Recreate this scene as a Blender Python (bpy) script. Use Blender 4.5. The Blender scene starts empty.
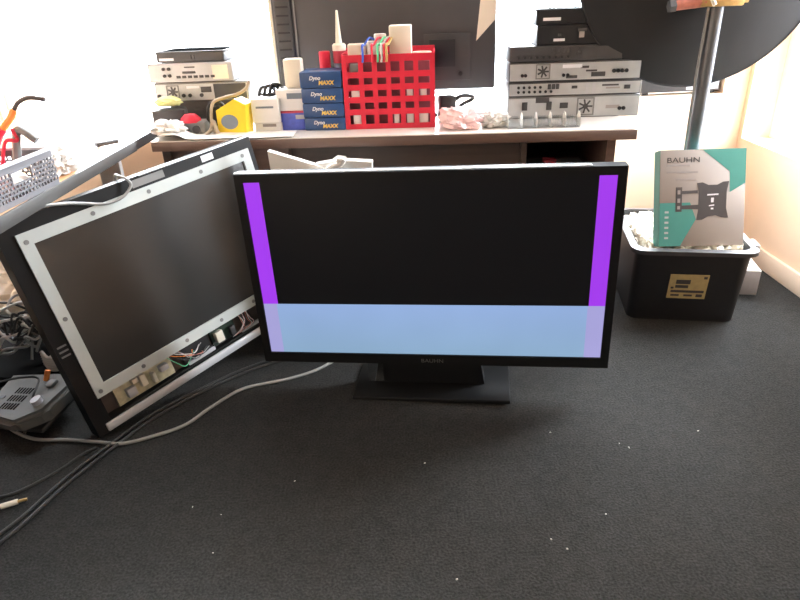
import bpy, bmesh, math, random
from mathutils import Vector, Matrix, Euler, noise
random.seed(7)
R = math.radians
S = bpy.context.scene
C = S.collection

# ---------------------------------------------------------------- camera, sky, exposure
cam = bpy.data.cameras.new('camera'); camo = bpy.data.objects.new('camera', cam); C.objects.link(camo)
cam.sensor_fit = 'HORIZONTAL'; cam.sensor_width = 36.0; cam.lens = 36.0 * 620 / 800; cam.clip_start = 0.02
P = R(26.0)
camo.matrix_world = Matrix.Translation((0, 0, 1.15)) @ Euler((R(90) - P, 0, 0)).to_matrix().to_4x4() @ Matrix.Rotation(R(-2.3), 4, 'Z')
S.camera = camo

W = bpy.data.worlds.new('sky'); S.world = W; W.use_nodes = True
nt = W.node_tree; nt.nodes.clear()
SKY_BRIGHT, SKY_DIM, GROUND = 66.0, 0.27, 0.11
tc = nt.nodes.new('ShaderNodeTexCoord'); sx = nt.nodes.new('ShaderNodeVectorMath'); sx.operation = 'DOT_PRODUCT'; sx.inputs[1].default_value = (0.7, 0.71, 0.1)
mr = nt.nodes.new('ShaderNodeMapRange'); mr.interpolation_type = 'SMOOTHSTEP'
mr.inputs['From Min'].default_value = -0.3; mr.inputs['From Max'].default_value = 0.95
mr.inputs['To Min'].default_value = SKY_DIM; mr.inputs['To Max'].default_value = SKY_BRIGHT
bg = nt.nodes.new('ShaderNodeBackground'); bg.inputs['Color'].default_value = (0.94, 1.0, 1.08, 1)
wo = nt.nodes.new('ShaderNodeOutputWorld')
nt.links.new(tc.outputs['Generated'], sx.inputs[0]); nt.links.new(sx.outputs['Value'], mr.inputs['Value'])
sz = nt.nodes.new('ShaderNodeSeparateXYZ'); nt.links.new(tc.outputs['Generated'], sz.inputs[0])
mz = nt.nodes.new('ShaderNodeMapRange'); mz.inputs['From Min'].default_value = -0.06; mz.inputs['From Max'].default_value = 0.1
mz.inputs['To Min'].default_value = GROUND; mz.inputs['To Max'].default_value = 1.0; nt.links.new(sz.outputs['Z'], mz.inputs['Value'])
mm = nt.nodes.new('ShaderNodeMath'); mm.operation = 'MULTIPLY'; nt.links.new(mr.outputs[0], mm.inputs[0]); nt.links.new(mz.outputs[0], mm.inputs[1])
nt.links.new(mm.outputs[0], bg.inputs['Strength']); nt.links.new(bg.outputs[0], wo.inputs[0])

def portal(name, loc, rot, w, h):
    l = bpy.data.lights.new(name, 'AREA'); l.shape = 'RECTANGLE'; l.size = w; l.size_y = h; l.cycles.is_portal = True
    o = bpy.data.objects.new(name, l); o.location = loc; o.rotation_euler = rot; C.objects.link(o)
portal('window_portal', (-0.1, 3.16, 1.5), (R(-90), 0, 0), 3.24, 1.6)
portal('left_window_portal', (-1.96, 2.45, 1.18), (0, R(-90), 0), 2.24, .9)
portal('right_window_portal', (1.84, 2.445, 1.35), (0, R(90), 0), 1.7, .95)

S.view_settings.view_transform = 'Standard'; S.view_settings.look = 'None'
S.view_settings.exposure = 0.0; S.view_settings.gamma = 1.0; S.view_settings.use_curve_mapping = False

# ---------------------------------------------------------------- materials
def lin(c):
    c = c / 255.0
    return c / 12.92 if c <= 0.04045 else ((c + 0.055) / 1.055) ** 2.4
def rgb(r, g, b): return (lin(r), lin(g), lin(b), 1.0)

def mat(name, col, rough=0.6, metal=0.0, spec=0.5, var=0.0, vscale=20.0, bump=0.0, bscale=80.0, emit=None, alpha=None, trans=0.0, coat=0.0):
    m = bpy.data.materials.new(name); m.use_nodes = True
    t = m.node_tree; b = t.nodes['Principled BSDF']
    b.inputs['Base Color'].default_value = col; b.inputs['Roughness'].default_value = rough
    b.inputs['Metallic'].default_value = metal; b.inputs['Specular IOR Level'].default_value = spec
    b.inputs['Transmission Weight'].default_value = trans; b.inputs['Coat Weight'].default_value = coat
    if alpha is not None: b.inputs['Alpha'].default_value = alpha
    if emit: b.inputs['Emission Color'].default_value = emit; b.inputs['Emission Strength'].default_value = 1.0
    if var or bump:
        tcn = t.nodes.new('ShaderNodeTexCoord')
    if var:
        n = t.nodes.new('ShaderNodeTexNoise'); n.inputs['Scale'].default_value = vscale; n.inputs['Detail'].default_value = 4
        t.links.new(tcn.outputs['Object'], n.inputs['Vector'])
        r = t.nodes.new('ShaderNodeMapRange'); r.inputs['From Min'].default_value = 0.3; r.inputs['From Max'].default_value = 0.7
        r.inputs['To Min'].default_value = 1 - var; r.inputs['To Max'].default_value = 1 + var
        mx = t.nodes.new('ShaderNodeMix'); mx.data_type = 'RGBA'; mx.blend_type = 'MULTIPLY'; mx.inputs['Factor'].default_value = 1
        mx.inputs['A'].default_value = col
        t.links.new(n.outputs['Fac'], r.inputs['Value']); t.links.new(r.outputs[0], mx.inputs['B'])
        t.links.new(mx.outputs['Result'], b.inputs['Base Color'])
    if bump:
        n2 = t.nodes.new('ShaderNodeTexNoise'); n2.inputs['Scale'].default_value = bscale; n2.inputs['Detail'].default_value = 3
        t.links.new(tcn.outputs['Object'], n2.inputs['Vector'])
        bp = t.nodes.new('ShaderNodeBump'); bp.inputs['Strength'].default_value = bump; bp.inputs['Distance'].default_value = 0.004
        t.links.new(n2.outputs['Fac'], bp.inputs['Height']); t.links.new(bp.outputs[0], b.inputs['Normal'])
    return m

def carpet_mat():
    m = mat('charcoal_carpet', rgb(72, 72, 68), 0.95, spec=0.15)
    t = m.node_tree; b = t.nodes['Principled BSDF']; tcn = t.nodes.new('ShaderNodeTexCoord')
    def nz(sc, det):
        n = t.nodes.new('ShaderNodeTexNoise'); n.inputs['Scale'].default_value = sc; n.inputs['Detail'].default_value = det
        t.links.new(tcn.outputs['Object'], n.inputs['Vector']); return n
    fine, mid, big = nz(170, 3), nz(28, 3), nz(2.2, 3)
    def rng(n, a, c):
        r = t.nodes.new('ShaderNodeMapRange'); r.inputs['From Min'].default_value = 0.3; r.inputs['From Max'].default_value = 0.7
        r.inputs['To Min'].default_value = a; r.inputs['To Max'].default_value = c
        t.links.new(n.outputs['Fac'], r.inputs['Value']); return r
    def mul(x, y):
        k = t.nodes.new('ShaderNodeMath'); k.operation = 'MULTIPLY'; t.links.new(x.outputs[0], k.inputs[0]); t.links.new(y.outputs[0], k.inputs[1]); return k
    f = mul(mul(rng(fine, 0.55, 1.45), rng(mid, 0.88, 1.12)), rng(big, 0.9, 1.1))
    mx = t.nodes.new('ShaderNodeMix'); mx.data_type = 'RGBA'; mx.blend_type = 'MULTIPLY'; mx.inputs['Factor'].default_value = 1
    mx.inputs['A'].default_value = rgb(49, 49, 48); t.links.new(f.outputs[0], mx.inputs['B']); t.links.new(mx.outputs['Result'], b.inputs['Base Color'])
    bp = t.nodes.new('ShaderNodeBump'); bp.inputs['Strength'].default_value = 0.7; bp.inputs['Distance'].default_value = 0.004
    t.links.new(fine.outputs['Fac'], bp.inputs['Height']); t.links.new(bp.outputs[0], b.inputs['Normal'])
    return m

def wood_mat(name, c1, c2, rough=0.45, axis='X', scale=3.0):
    m = mat(name, c1, rough)
    t = m.node_tree; b = t.nodes['Principled BSDF']; tcn = t.nodes.new('ShaderNodeTexCoord')
    mp = t.nodes.new('ShaderNodeMapping'); mp.inputs['Scale'].default_value = (1, 14, 14) if axis == 'X' else (14, 1, 14)
    n = t.nodes.new('ShaderNodeTexNoise'); n.inputs['Scale'].default_value = scale; n.inputs['Detail'].default_value = 5
    rp = t.nodes.new('ShaderNodeValToRGB'); rp.color_ramp.elements[0].color = c1; rp.color_ramp.elements[1].color = c2
    rp.color_ramp.elements[0].position = 0.3; rp.color_ramp.elements[1].position = 0.7
    t.links.new(tcn.outputs['Object'], mp.inputs[0]); t.links.new(mp.outputs[0], n.inputs['Vector'])
    t.links.new(n.outputs['Fac'], rp.inputs[0]); t.links.new(rp.outputs[0], b.inputs['Base Color'])
    return m

def pane_mat(name, tint=(1, 1, 1, 1), fac=0.06):
    m = bpy.data.materials.new(name); m.use_nodes = True; t = m.node_tree; t.nodes.clear()
    o = t.nodes.new('ShaderNodeOutputMaterial'); tr = t.nodes.new('ShaderNodeBsdfTransparent'); tr.inputs[0].default_value = tint
    g = t.nodes.new('ShaderNodeBsdfGlossy'); g.inputs['Roughness'].default_value = 0.05
    mx = t.nodes.new('ShaderNodeMixShader'); mx.inputs[0].default_value = fac
    t.links.new(tr.outputs[0], mx.inputs[1]); t.links.new(g.outputs[0], mx.inputs[2]); t.links.new(mx.outputs[0], o.inputs[0])
    return m

M = dict(
    carpet=carpet_mat(),
    wall=mat('cream_wall_paint', rgb(249, 220, 190), 0.85, var=0.03, vscale=6, bump=0.05),
    ceil=mat('white_ceiling_paint', rgb(208, 208, 206), 0.9, var=0.02, vscale=5),
    trim=mat('cream_trim_paint', rgb(236, 214, 190), 0.5, var=0.02),
    white_frame=mat('white_window_frame', rgb(240, 240, 238), 0.5, var=0.02),
    pane=pane_mat('window_glass'),
    clear=pane_mat('clear_plastic', (0.93, 0.94, 0.94, 1), 0.14),
    black=mat('black_plastic', rgb(30, 30, 32), 0.42, var=0.1, vscale=30),
    gloss_black=mat('gloss_black_plastic', rgb(22, 22, 24), 0.18, var=0.05, vscale=30),
    dark=mat('dark_grey_plastic', rgb(62, 61, 62), 0.5, var=0.08, vscale=25, bump=0.05),
    tvback=mat('dark_grey_tv_back', rgb(66, 65, 66), 0.55, var=0.06, vscale=12, bump=0.05),
    grey=mat('mid_grey_plastic', rgb(120, 120, 118), 0.5, var=0.06, vscale=25),
    gadget=mat('warm_grey_plastic', rgb(92, 92, 88), 0.6, var=0.1, vscale=14, bump=0.05),
    lgrey=mat('light_grey_plastic', rgb(176, 176, 180), 0.5, var=0.05, vscale=25),
    silver=mat('galvanised_panel', rgb(176, 178, 178), 0.45, metal=0.35, var=0.08, vscale=18),
    alu=mat('painted_silver_rail', rgb(205, 208, 212), 0.35, metal=0.3, var=0.04),
    steel=mat('galvanised_pole', rgb(92, 95, 99), 0.45, metal=0.4, var=0.12, vscale=30),
    bezel=mat('pale_grey_bezel_metal', rgb(190, 196, 192), 0.55, var=0.03, vscale=15),
    lcd=mat('matte_lcd_glass', rgb(46, 46, 45), 0.26, spec=0.5, var=0.05, vscale=5),
    white=mat('white_card', rgb(235, 233, 230), 0.6, var=0.03, vscale=15),
    paper=mat('white_paper', rgb(242, 242, 240), 0.8, var=0.02, vscale=15),
    cream=mat('cream_plastic', rgb(232, 224, 205), 0.5, var=0.04, vscale=15),
    blue=mat('navy_card', rgb(42, 74, 122), 0.4, var=0.1, vscale=25),
    royal=mat('royal_blue_print', rgb(84, 100, 196), 0.5, var=0.15, vscale=60),
    yellow=mat('yellow_card', rgb(246, 212, 42), 0.55, var=0.05, vscale=25),
    yprint=mat('yellow_print', rgb(226, 190, 92), 0.6, var=0.05),
    wprint=mat('white_print', rgb(225, 226, 230), 0.6, var=0.05),
    dprint=mat('dark_print', rgb(66, 62, 62), 0.6, var=0.05),
    gprint=mat('grey_print', rgb(150, 143, 140), 0.7, var=0.05),
    slate=mat('slate_print', rgb(120, 132, 145), 0.6, var=0.05),
    red=mat('red_plastic', rgb(212, 36, 62), 0.45, var=0.06, vscale=20),
    redstripe=mat('red_print', rgb(186, 60, 78), 0.6, var=0.05),
    hole_tint=mat('rose_hole_tint', rgb(128, 62, 72), 0.55, var=0.15, vscale=30),
    pink=mat('pink_film', rgb(246, 214, 214), 0.3, var=0.06, vscale=20, bump=0.2),
    teal=mat('teal_print', rgb(66, 140, 130), 0.5, var=0.04),
    satin=mat('satin_black_plastic', rgb(18, 19, 20), 0.5, spec=0.22, var=0.05, vscale=20),
    recess_black=mat('matt_black_recess', rgb(12, 12, 12), 0.95, spec=0.05, var=0.05),
    bagblack=mat('dull_black_cloth', rgb(26, 26, 26), 0.95, spec=0.1, var=0.1),
    dish=mat('black_painted_dish', rgb(40, 40, 41), 0.75, spec=0.2, var=0.06, vscale=6),
    cardface=mat('pale_grey_print', rgb(160, 152, 146), 0.5, var=0.02, vscale=12),
    film=mat('white_plastic_film', rgb(225, 223, 218), 0.4, var=0.05, vscale=14, bump=0.3, bscale=25),
    stones=mat('white_stone_chips', rgb(236, 230, 214), 0.7, var=0.12, vscale=40, bump=0.2),
    label=mat('tan_paper_label', rgb(178, 160, 112), 0.6, var=0.1, vscale=60),
    table=wood_mat('brown_wood_laminate', rgb(98, 78, 70), rgb(118, 96, 86)),
    tabledark=wood_mat('dark_brown_laminate', rgb(78, 66, 60), rgb(92, 78, 70)),
    glare_laminate=mat('pale_glare_laminate', rgb(228, 222, 214), 0.25, var=0.03, vscale=10),
    desk=wood_mat('pale_wood_laminate', rgb(188, 138, 92), rgb(204, 156, 110), 0.4, axis='Y'),
    deskedge=mat('grey_edge_band', rgb(58, 56, 53), 0.55, var=0.06),
    basket=mat('grey_basket_plastic', rgb(98, 98, 101), 0.55, var=0.05),
    brass=mat('passivated_gold_metal', rgb(190, 160, 105), 0.4, metal=0.7, var=0.15, vscale=60),
    copper=mat('rusty_pink_metal', rgb(190, 120, 105), 0.5, metal=0.4, var=0.15, vscale=60),
    orange=mat('orange_rubber', rgb(244, 140, 60), 0.5, var=0.05),
    green=mat('green_wire', rgb(100, 200, 150), 0.5, var=0.05),
    bluew=mat('blue_wire', rgb(50, 90, 190), 0.5, var=0.05),
    lime=mat('yellow_green_foam', rgb(205, 208, 140), 0.8, var=0.1),
    cable=mat('black_cable_rubber', rgb(38, 38, 38), 0.45, var=0.05),
    gcable=mat('grey_cable_rubber', rgb(150, 150, 146), 0.45, var=0.05),
    wcable=mat('white_cable_rubber', rgb(215, 213, 208), 0.45, var=0.05),
    tcable=mat('tan_cable_rubber', rgb(160, 145, 125), 0.5, var=0.05),
    pcb=mat('tan_circuit_board', rgb(196, 190, 160), 0.5, var=0.2, vscale=60),
    pcbg=mat('dark_green_circuit_board', rgb(40, 62, 48), 0.5, var=0.2, vscale=60),
    cloth=mat('tan_cloth', rgb(226, 212, 194), 0.85, var=0.25, vscale=9, bump=0.4, bscale=12),
    speck=mat('pale_lint', rgb(220, 218, 210), 0.9, var=0.05),
)
def screen_mat(name, col, spread=0.0):
    m = mat(name, (0.005, 0.005, 0.0055, 1), 0.35, spec=0.18)
    b = m.node_tree.nodes['Principled BSDF']; b.inputs['Emission Strength'].default_value = 1.0; b.inputs['Emission Color'].default_value = col
    if spread:
        t = m.node_tree; tcn = t.nodes.new('ShaderNodeTexCoord'); n = t.nodes.new('ShaderNodeTexNoise'); n.inputs['Scale'].default_value = 3.0
        t.links.new(tcn.outputs['Object'], n.inputs['Vector'])
        r = t.nodes.new('ShaderNodeMapRange'); r.inputs['From Min'].default_value = .3; r.inputs['From Max'].default_value = .7
        r.inputs['To Min'].default_value = 1 - spread; r.inputs['To Max'].default_value = 1 + spread
        t.links.new(n.outputs['Fac'], r.inputs['Value']); t.links.new(r.outputs[0], b.inputs['Emission Strength'])
    return m
M['px_black'] = screen_mat('screen_black', (0.0035, 0.0035, 0.004, 1))
M['px_purple'] = screen_mat('screen_purple', rgb(166, 62, 240), 0.05)
M['px_blue'] = screen_mat('screen_pale_blue', rgb(146, 174, 218), 0.06)
_t = M['px_blue'].node_tree; _c = _t.nodes.new('ShaderNodeTexCoord'); _s = _t.nodes.new('ShaderNodeSeparateXYZ'); _m = _t.nodes.new('ShaderNodeMapRange'); _x = _t.nodes.new('ShaderNodeMix'); _x.data_type = 'RGBA'
_m.inputs['From Min'].default_value = .147; _m.inputs['From Max'].default_value = .31; _x.inputs['A'].default_value = rgb(142, 174, 204); _x.inputs['B'].default_value = rgb(148, 176, 222)
_t.links.new(_c.outputs['Object'], _s.inputs[0]); _t.links.new(_s.outputs['Z'], _m.inputs['Value']); _t.links.new(_m.outputs[0], _x.inputs['Factor']); _t.links.new(_x.outputs['Result'], _t.nodes['Principled BSDF'].inputs['Emission Color'])
M['px_lav'] = screen_mat('screen_lavender', rgb(168, 164, 218), 0.05)

# ---------------------------------------------------------------- mesh builder
class MB:
    def __init__(s): s.bm = bmesh.new(); s.mi = 0
    def _faces(s, before):
        for f in s.bm.faces:
            if f.index == -1 or f not in before: f.material_index = s.mi
    def box(s, x0, x1, y0, y1, z0, z1, bev=0.0, seg=2, m=None):
        old = set(s.bm.faces)
        r = bmesh.ops.create_cube(s.bm, size=1.0)
        vs = r['verts']
        for v in vs:
            v.co = Vector(((x0 + x1) / 2 + v.co.x * (x1 - x0), (y0 + y1) / 2 + v.co.y * (y1 - y0), (z0 + z1) / 2 + v.co.z * (z1 - z0)))
        if bev:
            es = list({e for v in vs for e in v.link_edges})
            bmesh.ops.bevel(s.bm, geom=es, offset=bev, segments=seg, profile=0.5, affect='EDGES')
        new = [f for f in s.bm.faces if f not in old]
        for f in new: f.material_index = s.mi
        if m is not None:
            vv = {v for f in new for v in f.verts}
            for v in vv: v.co = m @ v.co
        return s
    def ring(s, c, n, r, up=None, k=12):
        n = n.normalized(); a = up if up else (Vector((0, 0, 1)) if abs(n.z) < .9 else Vector((1, 0, 0)))
        x = n.cross(a).normalized(); y = n.cross(x).normalized()
        return [s.bm.verts.new(c + x * (r * math.cos(2 * math.pi * i / k)) + y * (r * math.sin(2 * math.pi * i / k))) for i in range(k)]
    def bridge(s, A, B):
        k = len(A)
        for i in range(k):
            f = s.bm.faces.new((A[i], A[(i + 1) % k], B[(i + 1) % k], B[i])); f.material_index = s.mi; f.smooth = True
    def cap(s, A, flip=False):
        f = s.bm.faces.new(A if not flip else A[::-1]); f.material_index = s.mi
    def cyl(s, p0, p1, r, r2=None, k=16):
        p0, p1 = Vector(p0), Vector(p1); n = p1 - p0
        A = s.ring(p0, n, r, k=k); B = s.ring(p1, n, r if r2 is None else r2, k=k)
        s.bridge(A, B); s.cap(A, True); s.cap(B); return s
    def tube(s, pts, r, k=8, smooth=True):
        pts = [Vector(p) for p in pts]
        if smooth: pts = catmull(pts)
        prev = None; first = None
        a = Vector((0, 0, 1))
        for i, p in enumerate(pts):
            n = (pts[min(i + 1, len(pts) - 1)] - pts[max(i - 1, 0)])
            if n.length < 1e-7: n = Vector((1, 0, 0))
            n.normalize()
            x = a - n * a.dot(n)
            if x.length < 1e-3: x = Vector((1, 0, 0)) - n * n.x
            x.normalize(); a = x; y = n.cross(x)
            rg = [s.bm.verts.new(p + x * (r * math.cos(2 * math.pi * j / k)) + y * (r * math.sin(2 * math.pi * j / k))) for j in range(k)]
            if prev: s.bridge(prev, rg)
            else: first = rg
            prev = rg
        s.cap(first, True); s.cap(prev); return s
    def lathe(s, prof, k=32, m=None):
        rings = []
        for (r, z) in prof:
            rings.append([s.bm.verts.new((r * math.cos(2 * math.pi * i / k), r * math.sin(2 * math.pi * i / k), z)) for i in range(k)] if r > 1e-6 else [s.bm.verts.new((0, 0, z))])
        for A, B in zip(rings, rings[1:]):
            if len(A) == 1 and len(B) == 1: continue
            for i in range(k):
                j = (i + 1) % k
                if len(A) == 1: f = s.bm.faces.new((A[0], B[j], B[i]))
                elif len(B) == 1: f = s.bm.faces.new((A[i], A[j], B[0]))
                else: f = s.bm.faces.new((A[i], A[j], B[j], B[i]))
                f.smooth = True; f.material_index = s.mi
        if m is not None:
            for rg in rings:
                for v in rg: v.co = m @ v.co
        return s
    def prism(s, pts, y0, y1, m=None):      # outline in x,z extruded along y
        A = [s.bm.verts.new((x, y0, z)) for x, z in pts]; B = [s.bm.verts.new((x, y1, z)) for x, z in pts]
        k = len(pts)
        for i in range(k):
            f = s.bm.faces.new((A[i], A[(i + 1) % k], B[(i + 1) % k], B[i])); f.material_index = s.mi
        s.cap(A, True); s.cap(B)
        if m is not None:
            for v in A + B: v.co = m @ v.co
        return s
    def frame(s, x0, x1, z0, z1, ix0, ix1, iz0, iz1, y0, y1):   # rectangular frame in the xz plane
        o = [(x0, z0), (x1, z0), (x1, z1), (x0, z1)]; i_ = [(ix0, iz0), (ix1, iz0), (ix1, iz1), (ix0, iz1)]
        L = [[s.bm.verts.new((x, y, z)) for x, z in pp] for pp, y in ((o, y0), (i_, y0), (i_, y1), (o, y1))]
        for a in range(4):
            A, B = L[a], L[(a + 1) % 4]
            for i in range(4):
                j = (i + 1) % 4
                f = s.bm.faces.new((A[i], A[j], B[j], B[i])); f.material_index = s.mi
        return s
    def blob(s, c, r, amp=0.3, fr=2.0, sub=3, seed=0, flat=True, sq=None):
        res = bmesh.ops.create_icosphere(s.bm, subdivisions=sub, radius=1.0)
        for v in res['verts']:
            d = v.co.normalized()
            if sq:
                e = sq; q = Vector([math.copysign(abs(t) ** e, t) for t in d])
            else: q = d
            k = 1 + amp * noise.noise(d * fr + Vector((seed * 7.3, seed * 3.1, seed))) + amp * .5 * noise.noise(d * fr * 2.7 + Vector((seed, 5, 9)))
            p = Vector((q.x * r[0], q.y * r[1], q.z * r[2])) * k
            if flat and p.z < -r[2] * .75: p.z = -r[2] * .75
            v.co = Vector(c) + p
        for f in {f for v in res['verts'] for f in v.link_faces}: f.material_index = s.mi
        return s
    def build(s, name, mats, parent=None, sharp=32):
        if not isinstance(mats, (list, tuple)): mats = [mats]
        bmesh.ops.recalc_face_normals(s.bm, faces=s.bm.faces)
        me = bpy.data.meshes.new(name); s.bm.to_mesh(me); s.bm.free()
        for m in mats: me.materials.append(m)
        for p in me.polygons: p.use_smooth = True
        me.set_sharp_from_angle(angle=R(sharp))
        o = bpy.data.objects.new(name, me); C.objects.link(o)
        if parent: o.parent = parent
        return o

def catmull(p, n=7):
    if len(p) < 3: return p
    q = [p[0] * 2 - p[1]] + p + [p[-1] * 2 - p[-2]]; out = []
    for i in range(1, len(q) - 2):
        a, b, c, d = q[i - 1], q[i], q[i + 1], q[i + 2]
        for j in range(n):
            t = j / n
            out.append(0.5 * ((2 * b) + (c - a) * t + (2 * a - 5 * b + 4 * c - d) * t * t + (3 * b - a - 3 * c + d) * t ** 3))
    out.append(p[-1]); return out

def B(*a, **k): return MB().box(*a, **k)
def thing(name, label, cat, loc=(0, 0, 0), rot=(0, 0, 0), group=None):
    o = bpy.data.objects.new(name, None); C.objects.link(o); o.empty_display_size = .05
    o.location = loc; o.rotation_euler = rot; o['label'] = label; o['category'] = cat
    if group: o['group'] = group
    return o
def tag(o, label, cat, loc=None, rot=None, group=None, kind=None):
    o['label'] = label; o['category'] = cat
    if loc is not None: o.location = loc
    if rot is not None: o.rotation_euler = rot
    if group: o['group'] = group
    if kind: o['kind'] = kind
    return o
def struct(name, mb, m, label=None):
    o = mb.build(name, m); o['kind'] = 'structure'; return o
def text(name, body, size, m, parent, mx, shear=0.0, sx=1.0, bold=0.0):
    cu = bpy.data.curves.new(name, 'FONT'); cu.body = body; cu.size = size; cu.extrude = 0.0003; cu.align_x = 'LEFT'; cu.shear = shear; cu.offset = bold
    tmp = bpy.data.objects.new(name + '_curve', cu); C.objects.link(tmp)
    bpy.context.view_layer.update()
    me = bpy.data.meshes.new_from_object(tmp.evaluated_get(bpy.context.evaluated_depsgraph_get()))
    bpy.data.objects.remove(tmp); bpy.data.curves.remove(cu)
    me.transform(Matrix.Diagonal((sx, 1, 1, 1)))
    me.materials.clear(); me.materials.append(m)
    o = bpy.data.objects.new(name, me); C.objects.link(o); o.parent = parent; o.matrix_local = mx
    return o
FRONT = Matrix.Rotation(R(90), 4, 'X')          # text in the xz plane facing -y
def front(x, y, z): return Matrix.Translation((x, y, z)) @ FRONT

# ---------------------------------------------------------------- the room
XL, XR, YB, YF, ZC = -1.75, 1.63, 2.95, -2.0, 2.5
struct('floor', B(XL - .2, XR + .2, YF, YB + .2, -0.1, 0.0), M['carpet'])
struct('ceiling', B(XL - .2, XR + .2, YF, YB + .2, ZC, ZC + .1), M['ceil'])
WX0, WX1, WZ0, WZ1 = -1.72, 1.52, 0.70, 2.30
struct('wall_back', MB().frame(XL - .2, XR + .2, 0.0, ZC, WX0, WX1, WZ0, WZ1, YB, YB + .2), M['wall'])
rw = MB().frame(YF, YB, 0.0, ZC, 1.97, 2.92, 0.5, 2.2, -.2, 0).build('wall_right', M['wall']); rw['kind'] = 'structure'
rw.rotation_euler = (0, 0, R(90)); rw.location = (XR, 0, 0)
lw = MB().frame(YF, YB, 0.0, ZC, 2.0, 2.9, 0.06, 2.3, 0, .2, )
o = lw.build('wall_left', M['wall']); o['kind'] = 'structure'
o.rotation_euler = (0, 0, R(90)); o.location = (XL, 0, 0)
struct('baseboard_right', B(XR - .016, XR, YF, YB, 0, .085, bev=.004), M['trim'])
struct('baseboard_back', B(XL, XR - .016, YB - .016, YB, 0, .085, bev=.004), M['trim'])
struct('baseboard_left', B(XL, XL + .016, YF, YB - .016, 0, .085, bev=.004), M['trim'])
def window(name, x0, x1, z0, z1, y, mull):
    w = MB().frame(x0, x1, z0, z1, x0 + .04, x1 - .04, z0 + .02, z1 - .04, y, y + .05)
    for mx in mull: w.box(mx - .018, mx + .018, y + .005, y + .045, z0 + .02, z1 - .04)
    o = w.build(name, M['white_frame']); o['kind'] = 'structure'
    g = B(x0 + .04, x1 - .04, y + .02, y + .026, z0 + .02, z1 - .04).build('window_pane', M['pane'], o)
    return o
window('window_1', WX0, WX1, WZ0, WZ1, YB + .13, (-.05,))
w3 = window('window_3', 1.97, 2.92, .5, 2.2, -.18, (2.45,))
w3.rotation_euler = (0, 0, R(90)); w3.location = (XR, 0, 0)
w2 = window('window_2', 2.0, 2.9, .06, 2.3, .13, (2.45,))  # opening carried down near the floor to light the area under the desk
w2.rotation_euler = (0, 0, R(90)); w2.location = (XL, 0, 0)

# ---------------------------------------------------------------- long table, in its own frame (u along the front edge, v to the back)
TA = R(-3.9); T0 = Vector((0, 2.187, 0)); TOP = 0.72
TM = Matrix.Translation(T0) @ Matrix.Rotation(TA, 4, 'Z')
def on(u, v, z=TOP): return TM @ Vector((u, v, z))
tb = thing('work_table', 'long brown wood table with a pale glare layer on top, loaded with equipment along the windows', 'table', on(0, 0, 0), (0, 0, TA))
TU0, TU1, TV = -0.868, 0.832, 0.67
B(TU0, TU1, 0, TV, TOP - .036, TOP - .003, bev=.002).build('tabletop', M['table'], tb)
B(TU0 + .001, TU1 - .001, .002, TV - .001, TOP - .003, TOP).build('top_surface', M['glare_laminate'], tb)  # glare on the tabletop is put into this pale layer
B(.745, .775, .04, TV - .02, 0, TOP - .036).build('end_panel', M['table'], tb)
B(-.85, -.82, .04, TV - .02, 0, TOP - .036).build('end_panel', M['tabledark'], tb)
B(-.82, -.39, .05, .07, .03, TOP - .036, bev=.002).build('drawer_front', M['table'], tb)
B(-.405, -.385, .045, TV - .02, 0, TOP - .036).build('divider_panel', M['table'], tb)
B(-.385, .45, .09, .108, .03, TOP - .036).build('modesty_panel', M['tabledark'], tb)
B(.45, .47, .055, TV - .02, 0, TOP - .036).build('divider_panel', M['tabledark'], tb)
B(.47, .745, .06, TV - .02, .53, .545).build('cubby_shelf', M['tabledark'], tb)
B(.47, .745, TV - .04, TV - .02, 0, TOP - .036).build('back_panel', M['tabledark'], tb)

# left desk
dk = thing('side_desk', 'pale wood desk with thick grey edge running along the left side', 'desk', (0, 0, 0))
DX0, DX1 = -1.72, -0.93
B(DX0, DX1 - .004, .7, 2.86, .688, .72).build('desktop', M['desk'], dk)
B(DX1 - .004, DX1 + .004, .7, 2.265, .687, .722, bev=.001).build('edge_band', M['deskedge'], dk)
B(DX1 - .004, DX1, 2.265, 2.86, .688, .72).build('edge_band', M['deskedge'], dk)
B(-1.05, -.975, 2.2, 2.225, 0, .688).build('desk_leg', M['white'], dk, )
B(-1.72, -1.66, 2.2, 2.225, 0, .688).build('desk_leg', M['white'], dk)
B(-1.72, -.98, .74, .765, 0, .688).build('end_panel', M['deskedge'], dk)

# ---------------------------------------------------------------- the television in the middle
tv = thing('television', 'black flat television on floor, showing purple side strips above a pale blue band', 'television', (0.088, 1.656, 0), (0, R(-1.16), R(-8.4)))
TW, TB, TT = 1.074, .113, .728
MB().frame(-TW / 2, TW / 2, TB, TT, -TW / 2 + .024, TW / 2 - .024, TB + .034, TT - .024, 0, .02).build('bezel', M['satin'], tv)
B(-TW / 2, TW / 2 - .09, .006, .02, TT, TT + .0025).build('top_trim', M['alu'], tv)  # reflection along the top edge, put in as a silver strip
bk = MB(); bk.prism([(-TW / 2, TB), (TW / 2, TB), (TW / 2, TT), (-TW / 2, TT)], .02, .045); bk.box(-.38, .38, .045, .085, TB + .03, TB + .38, bev=.015)
bk.build('back_cover', M['satin'], tv)
sc = MB(); X0, X1, Z0, Z1 = -TW / 2 + .024, TW / 2 - .024, TB + .034, TT - .024
zs = Z0 + .172; ys = .006
def quad(mb, x0, x1, z0, z1, mi):
    f = mb.bm.faces.new([mb.bm.verts.new(p) for p in ((x0, ys, z0), (x1, ys, z0), (x1, ys, z1), (x0, ys, z1))]); f.material_index = mi
PL, PR = .047, .046
quad(sc, X0, X0 + PL, zs, Z1, 1); quad(sc, X1 - PR, X1, zs, Z1, 1); quad(sc, X0 + PL, X1 - PR, zs, Z1, 0)
quad(sc, X0, X0 + PL * .9, Z0, zs, 3); quad(sc, X1 - PR * 1.05, X1, Z0, zs, 3)
quad(sc, X0 + PL * .9, X1 - PR * 1.05, Z0, zs, 2)
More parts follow.
